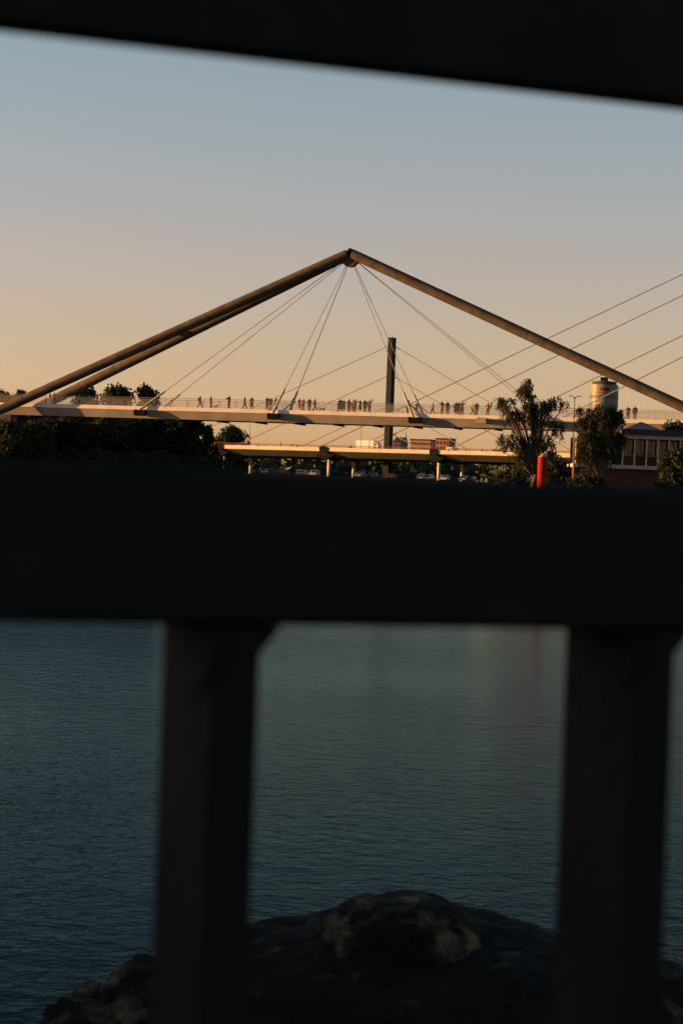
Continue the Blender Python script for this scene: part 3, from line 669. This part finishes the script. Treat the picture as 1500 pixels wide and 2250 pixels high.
LONGHAIR = MB().loft([(0, -.02, 1.70), (0, -.07, 1.60), (0, -.09, 1.48), (0, -.09, 1.32)], [.07, .10, .085, .04], 10).mesh('long_hair', True)
BAG = MB().prism([(-.14, .0), (.14, .0), (.16, .3), (.10, .42), (-.10, .42), (-.16, .3)], -.24, -.11, 1).mesh('backpack')
def fab(n, c): return mat('fabric_' + n, c, .9, .2, 8)
CL = {'black': fab('black', (.018, .018, .02)), 'navy': fab('navy', (.02, .03, .06)), 'grey': fab('grey', (.10, .10, .10)), 'olive': fab('olive', (.06, .06, .03)), 'brown': fab('brown', (.12, .06, .03)),
      'rust': fab('rust', (.28, .08, .03)), 'red': fab('red', (.30, .04, .03)), 'white': fab('white', (.45, .41, .36)), 'cream': fab('cream', (.34, .25, .16)), 'pink': fab('pink', (.30, .14, .11)), 'denim': fab('denim', (.07, .10, .16))}
SK = [mat('skin_a', (.52, .32, .23), .6, .08, 6), mat('skin_b', (.36, .20, .13), .6, .08, 6), mat('skin_c', (.20, .11, .07), .6, .08, 6)]
HR = {'dark': mat('dark_hair', (.02, .015, .012), .7, .2, 10), 'brown': mat('brown_hair', (.10, .055, .03), .7, .2, 10), 'fair': mat('fair_hair', (.35, .24, .12), .7, .2, 10)}
ORD = ['first', 'second', 'third', 'fourth', 'fifth', 'sixth', 'seventh', 'eighth', 'ninth', 'tenth', 'eleventh', 'twelfth']
def person(label, px, vo, pose, face, top, low, hair, sk, height=1.0, skirt=False, jacket=False, bag=False, longh=False):
    s = fb_s(px, vo); P = FB_C + fu * s + fv * vo; Ms = POSES[pose]
    e = empty('person', (P.x, P.y, ZD + .002), R(face)); e.scale = (height * 1.1, height * 1.1, height * 1.04)
    tag(e, label, 'person', 'people on the footbridge')
    b = inst(Ms['body'], 'body', SK[sk], e)
    k = 'jacket' if jacket else 'top'; inst(Ms[k], k, CL[top], e)
    if skirt: inst(DRESS, 'skirt', CL[low], e)
    else:
        k2 = 'shorts' if low in ('denim', 'cream') and pose != 'walk' else 'trousers'; inst(Ms[k2], k2, CL[low], e)
    inst(Ms['shoes'], 'shoes', CL['black'], e); inst(Ms['hair'], 'hair', HR[hair], e)
    if longh: inst(LONGHAIR, 'long_hair', HR[hair], e)
    if bag: inst(BAG, 'backpack', CL['black' if top != 'black' else 'olive'], e, (0, -.02, 1.0))
# px, v offset, pose, facing (0 = away, 180 = to camera), top, lower, hair, skin, height, opts, where
PPL = [
 (108, -1.2, 'stand', 160, 'white', 'cream', 'fair', 0, 1.0, '', 'by the far chevron foot, left of all others but one'),
 (119, -.6, 'stand', 200, 'white', 'grey', 'brown', 0, 1.02, '', 'next to the chevron foot on the left'),
 (213, -1.0, 'walk', 90, 'black', 'grey', 'dark', 1, 1.0, 'j', 'walking alone before the left tree tops'),
 (439, -1.6, 'walk', 250, 'black', 'brown', 'dark', 1, .98, 'b', 'walking left, leftmost before the open sky'),
 (463, -1.4, 'stand', 250, 'rust', 'brown', 'brown', 0, .98, '', 'beside a small dog'),
 (503, -1.6, 'phone', 60, 'black', 'black', 'dark', 1, 1.04, 'j', 'holding both hands up, alone right of the dog'),
 (537, -1.0, 'walk', 250, 'brown', 'grey', 'brown', 0, .98, '', 'left one of two walking before the second socket'),
 (552, -1.6, 'stand', 170, 'olive', 'olive', 'dark', 1, 1.0, 's', 'right one of two before the second socket'),
 (586, -1.9, 'phone', 330, 'black', 'black', 'dark', 1, 1.0, 'j', 'just left of the second cable socket'),
 (594, -.8, 'stand', 20, 'rust', 'brown', 'brown', 0, 1.0, '', 'half hidden behind the second cable socket'),
 (606, -1.8, 'stand', 200, 'brown', 'black', 'dark', 1, .98, '', 'just right of the second cable socket'),
 (640, -1.5, 'lean', 300, 'olive', 'black', 'dark', 1, 1.02, 'j', 'bending forward under the far socket'),
 (657, -1.6, 'stand', 30, 'pink', 'cream', 'fair', 0, 1.0, '', 'left of a close couple'),
 (665, -1.9, 'hip', 160, 'red', 'black', 'dark', 0, .97, '', 'right of a close couple'),
 (679, -1.2, 'stand', 180, 'brown', 'grey', 'dark', 1, 1.0, '', 'slim, left of the dog walker'),
 (691, -1.8, 'walk', 270, 'black', 'red', 'dark', 1, .98, 'j', 'walking a dog on the right'),
 (742, -1.9, 'lean', 250, 'black', 'grey', 'dark', 1, .99, 'j', 'leftmost in the tight trio left of the pylon'),
 (748, -1.6, 'stand', 190, 'navy', 'black', 'dark', 1, 1.0, 's', 'in the middle of the tight trio'),
 (754, -1.8, 'stand', 170, 'rust', 'black', 'brown', 0, .97, 's', 'rightmost in the tight trio'),
 (766, -1.5, 'stand', 30, 'pink', 'black', 'brown', 0, 1.02, '', 'right of the tight trio'),
 (773, -1.7, 'hip', 140, 'cream', 'rust', 'fair', 0, 1.0, 's', 'light clothes, before a darker person'),
 (779, -1.4, 'phone', 200, 'rust', 'brown', 'dark', 0, 1.07, '', 'tallest in the group left of the pylon'),
 (790, -1.8, 'stand', 60, 'navy', 'navy', 'brown', 0, 1.0, 's', 'third from the right in the group left of the pylon'),
 (801, -1.6, 'stand', 170, 'olive', 'black', 'dark', 1, 1.0, '', 'second from the right in the group left of the pylon'),
 (811, -1.7, 'wave', 160, 'grey', 'black', 'dark', 1, 1.02, 'j', 'rightmost in the group left of the pylon'),
 (895, -1.7, 'stand', 120, 'black', 'black', 'dark', 1, 1.04, 'jL', 'dark figure between the two third cable sockets'),
 (913, -.8, 'stand', 180, 'cream', 'cream', 'fair', 0, .95, '', 'pale figure right of the third cable socket'),
 (950, -1.4, 'walk', 90, 'rust', 'black', 'brown', 0, .98, '', 'striding right, alone right of the third anchor'),
 (970, -1.7, 'phone', 20, 'brown', 'rust', 'dark', 1, 1.03, '', 'left of a pair right of the third anchor'),
 (982, -1.5, 'hip', 170, 'black', 'grey', 'dark', 1, 1.0, 'L', 'right of a pair right of the third anchor'),
 (1001, -1.8, 'stand', 160, 'black', 'black', 'dark', 1, 1.02, 'sj', 'left in the huddle of three'),
 (1007, -1.4, 'stand', 200, 'red', 'grey', 'brown', 0, .97, '', 'middle in the huddle of three, red top'),
 (1014, -1.7, 'wave', 190, 'grey', 'black', 'dark', 1, 1.04, '', 'right in the huddle of three'),
 (1037, -1.6, 'walk', 270, 'cream', 'rust', 'fair', 0, .98, '', 'left in the couple next to the willow'),
 (1046, -1.5, 'stand', 160, 'brown', 'brown', 'dark', 1, 1.02, '', 'right in the couple next to the willow'),
 (1070, -1.5, 'hip', 180, 'pink', 'brown', 'brown', 0, 1.0, '', 'standing alone just left of the willow'),
 (1378, -1.5, 'stand', 180, 'brown', 'black', 'brown', 0, 1.02, '', 'left of two above the pavilion roof'),
 (1393, -1.6, 'stand', 160, 'black', 'black', 'dark', 1, 1.04, 'j', 'right of two above the pavilion roof'),
]
for (px, vo, pose, face, top, low, hair, sk, hgt, op, where) in PPL:
    lowk = 'skirt' if 's' in op else 'legwear'
    person(f'person in {top} {"jacket" if "j" in op else "top"}, {where}', px, vo, pose, face, top, low, hair, sk, hgt, 's' in op, 'j' in op, 'b' in op, 'L' in op)
def dog(label, px, vo, face, m, sc_=1.0):
    s = fb_s(px, vo); P = FB_C + fu * s + fv * vo; e = empty('dog', (P.x, P.y, ZD + .002), R(face)); e.scale = (sc_,) * 3; tag(e, label, 'dog', 'dogs on the footbridge')
    J = dict(c=(0, .22, .42), m=(0, 0, .43), h=(0, -.24, .42), n=(0, .33, .53), hd=(0, .40, .62), mz=(0, .53, .59), t1=(0, -.36, .50), t2=(0, -.45, .62)); rd = dict(c=.11, m=.095, h=.085, n=.06, hd=.065, mz=.03, t1=.025, t2=.015)
    E = [('m', 'c'), ('c', 'n'), ('n', 'hd'), ('hd', 'mz'), ('m', 'h'), ('h', 't1'), ('t1', 't2')]
    for x, k in ((-.07, 'l'), (.07, 'r')):
        J.update({'e'+k: (x, .22, .30), 'w'+k: (x, .20, .14), 'p'+k: (x, .25, .025), 'k'+k: (x, -.20, .30), 'o'+k: (x, -.32, .17), 'q'+k: (x, -.27, .025), 'a'+k: (x * .7, .37, .71)})
        rd.update({'e'+k: .045, 'w'+k: .026, 'p'+k: .028, 'k'+k: .055, 'o'+k: .026, 'q'+k: .028, 'a'+k: .018}); E += [('c', 'e'+k), ('e'+k, 'w'+k), ('w'+k, 'p'+k), ('h', 'k'+k), ('k'+k, 'o'+k), ('o'+k, 'q'+k), ('hd', 'a'+k)]
    nm = list(J); me = bpy.data.meshes.new('dog'); me.from_pydata([J[k] for k in nm], [(nm.index(a), nm.index(b)) for a, b in E], [])
    o = bpy.data.objects.new('tmp', me); col.objects.link(o); o.modifiers.new('s', 'SKIN')
    for i, k in enumerate(nm): me.skin_vertices[0].data[i].radius = (rd[k], rd[k]); me.skin_vertices[0].data[i].use_root = (k == 'm')
    o.modifiers.new('b', 'SUBSURF').levels = 1
    dg = bpy.context.evaluated_depsgraph_get(); dg.update(); b = bpy.data.meshes.new_from_object(o.evaluated_get(dg)); bpy.data.objects.remove(o); b.name = 'body'; b.materials.clear()
    inst(b, 'body', m, e)
dog('small brown dog beside the person in the rust top', 472, -1.6, 250, mat('brown_fur', (.22, .10, .05), .9, .3, 8))
dog('dark dog walking right of its owner on the footbridge', 707, -1.7, 270, mat('dark_fur', (.06, .04, .03), .9, .3, 8))

# ------------------------------------------------------------------ foreground: rocks and railing
def rock_mat(name, sh):
    m = bpy.data.materials.new(name); m.use_nodes = True; n = m.node_tree.nodes; l = m.node_tree.links; p = n['Principled BSDF']; p.inputs['Roughness'].default_value = .95; p.inputs['Specular IOR Level'].default_value = .08
    tc = n.new('ShaderNodeTexCoord'); a = n.new('ShaderNodeTexNoise'); a.inputs['Scale'].default_value = 5.5; a.inputs['Detail'].default_value = 10; a.inputs['Roughness'].default_value = .7
    rp = n.new('ShaderNodeValToRGB'); el = rp.color_ramp.elements; el[0].position = .47 + sh; el[0].color = (.008, .008, .006, 1); el[1].position = .63 + sh; el[1].color = (.10, .085, .04, 1); e = el.new(.54 + sh); e.color = (.03, .028, .017, 1)
    b = n.new('ShaderNodeBump'); b.inputs['Strength'].default_value = .8; b.inputs['Distance'].default_value = .03; c = n.new('ShaderNodeTexNoise'); c.inputs['Scale'].default_value = 14; c.inputs['Detail'].default_value = 8
    g = n.new('ShaderNodeNewGeometry')
    for q in (a, c): l.new(g.outputs['Position'], q.inputs['Vector'])
    l.new(a.outputs[0], rp.inputs[0]); l.new(rp.outputs[0], p.inputs['Base Color']); l.new(c.outputs[0], b.inputs['Height']); l.new(b.outputs[0], p.inputs['Normal'])
    return m
M_rock = rock_mat('lichen_rock', 0.0); M_drock = rock_mat('bare_dark_rock', .10)
from mathutils import noise as mn
def rock(label, c, r, seed, amp=.16, power=1.0, under=0.0, m=None):
    bm = bmesh.new(); bmesh.ops.create_icosphere(bm, subdivisions=6, radius=1)
    for v in bm.verts:
        d = v.co.normalized(); k = 1 + amp * mn.noise(d * 1.6 + Vector((seed, 0, 0))) + amp * .5 * mn.noise(d * 4 + Vector((0, seed, 0))) + amp * .30 * mn.noise(d * 9 + Vector((0, 0, seed))) + amp * .16 * mn.noise(d * 22 + Vector((seed, seed, 0))) - amp * .45 * max(0, .09 - abs(mn.noise(d * 3.2 + Vector((seed, 2, seed))))) / .09
        z = d.z; z = math.copysign(abs(z) ** power, z)
        x, y = d.x, d.y
        if under and z < 0: x *= 1 - under * -z; y *= 1 - under * -z
        v.co = Vector((x * r[0], y * r[1], z * r[2])) * k
    me = bpy.data.meshes.new('boulder'); bm.to_mesh(me); bm.free(); me.polygons.foreach_set('use_smooth', [True] * len(me.polygons))
    o = bpy.data.objects.new('boulder', me); me.materials.append(m or M_rock); col.objects.link(o); o.location = c; tag(o, label, 'boulder', 'boulders below the railing')
RY = 8.0
def rp_(px, py, Y=RY): P = at(px, py, Y); return P
P = rp_(878, 2108); rock('domed mossy boulder on top of the rock mound below the railing', (P.x, RY + .15, P.z), (.30, .34, .20), 12.3, .08, .72)
P = rp_(905, 2375); rock('broad dark boulder carrying the domed one', (P.x + .02, RY + .35, P.z - .0), (1.06, 1.0, .50), 8.4, .09, .8, .35, M_drock)
P = rp_(275, 2395); rock('yellow lichen boulder at the lower left of the mound', (P.x - .02, RY - .1, P.z), (.36, .4, .37), 5.2, .2)
P = rp_(415, 2302); rock('mottled boulder between the lichen one and the broad one, behind the left baluster', (P.x, RY + .1, P.z), (.36, .45, .35), 9.9, .16)
P = rp_(760, 2420); rock('flat pale boulder at the bottom edge below the mound', (P.x, RY - .75, P.z + .02), (.75, .4, .26), 1.7, .12)
P = rp_(1420, 2420); rock('low boulder at the lower right of the mound', (P.x, RY + .2, P.z), (.7, .6, .42), 6.6, .18)
land('ground_rubble', [(-.9, 7.2), (4, 5.5), (6, 9), (2, 9.6), (-.5, 9.0)], -2, 1.75, M_cdark, 'dark embankment rubble below the boulders')

RA = 23.0; RD = 1.5
rl = empty('railing', (0, RD, 2.85), R(RA)); tag(rl, 'black metal railing with thick rails and square balusters, close and out of focus', 'railing')
def rz(px, py):                   # height above the platform of a point on the railing plane
    d = ray(px, py); n = Vector((-math.sin(R(RA)), math.cos(R(RA)), 0)); t = (Vector((0, RD, 0)).dot(n)) / d.dot(n)
    P = EYE + d * t; return P.z - 2.85, (Vector((P.x, P.y - RD, 0))).dot(Vector((math.cos(R(RA)), math.sin(R(RA)), 0)))
zt0 = (rz(0, 50)[0] + rz(1500, 230)[0]) / 2
zm1 = (rz(0, 1012)[0] + rz(1500, 1074)[0]) / 2; zm0 = (rz(0, 1364)[0] + rz(1500, 1390)[0]) / 2
print('RAIL', rz(0, 50), rz(1500, 230), rz(0, 1018), rz(1500, 1085), rz(0, 1350), rz(1500, 1375))
def rail(name, y0, y1, z0, z1): return MB().box((-1.2, y0, z0), (1.6, y1, z1)).build(name, M_black, rl, bevel=.006)
rail('top_rail', 0, .03, zt0, zt0 + .09)
rail('middle_rail', 0, .12, zm0, zm1)
rail('bottom_rail', .03, .11, .10, .15)
bw, bd = .033, .10
def corner(px, y):                # local x whose front left baluster corner shows at px
    lo, hi = -1.0, 1.0
    for _ in range(40):
        m = (lo + hi) / 2; P = Vector((m * math.cos(R(RA)), RD + m * math.sin(R(RA)), 3.8))
        if proj(P)[0] < px: lo = m
        else: hi = m
    return lo
b1 = corner(456, 1750); b2 = corner(1382, 1750); db = b2 - b1
bm_ = MB().box((0, .002, .151), (bw, bd, zm0 - .001)).mesh('baluster')
gs = MB().prism([(0, 0), (.018, 0), (0, -.022)], .01, .07, 1).mesh('gusset')
gf = MB().prism([(.012, 0), (-.016, 0), (.0, -.034), (.012, -.04)], -.004, .012).mesh('gusset')
for k in range(-3, 4):
    bo = inst(bm_, 'baluster', M_black, rl, (b1 + k * db, 0, 0))
    inst(gs, 'gusset', M_black, bo, (bw, 0, zm0 - .001)); inst(gf, 'gusset', M_black, bo, (0, 0, zm0 - .001))
for k in (-1, 1.9):
    MB().box((b1 + k * db - .03, .04, .0), (b1 + k * db + .03 - .001, .10, .099)).build('foot_post', M_black, rl)
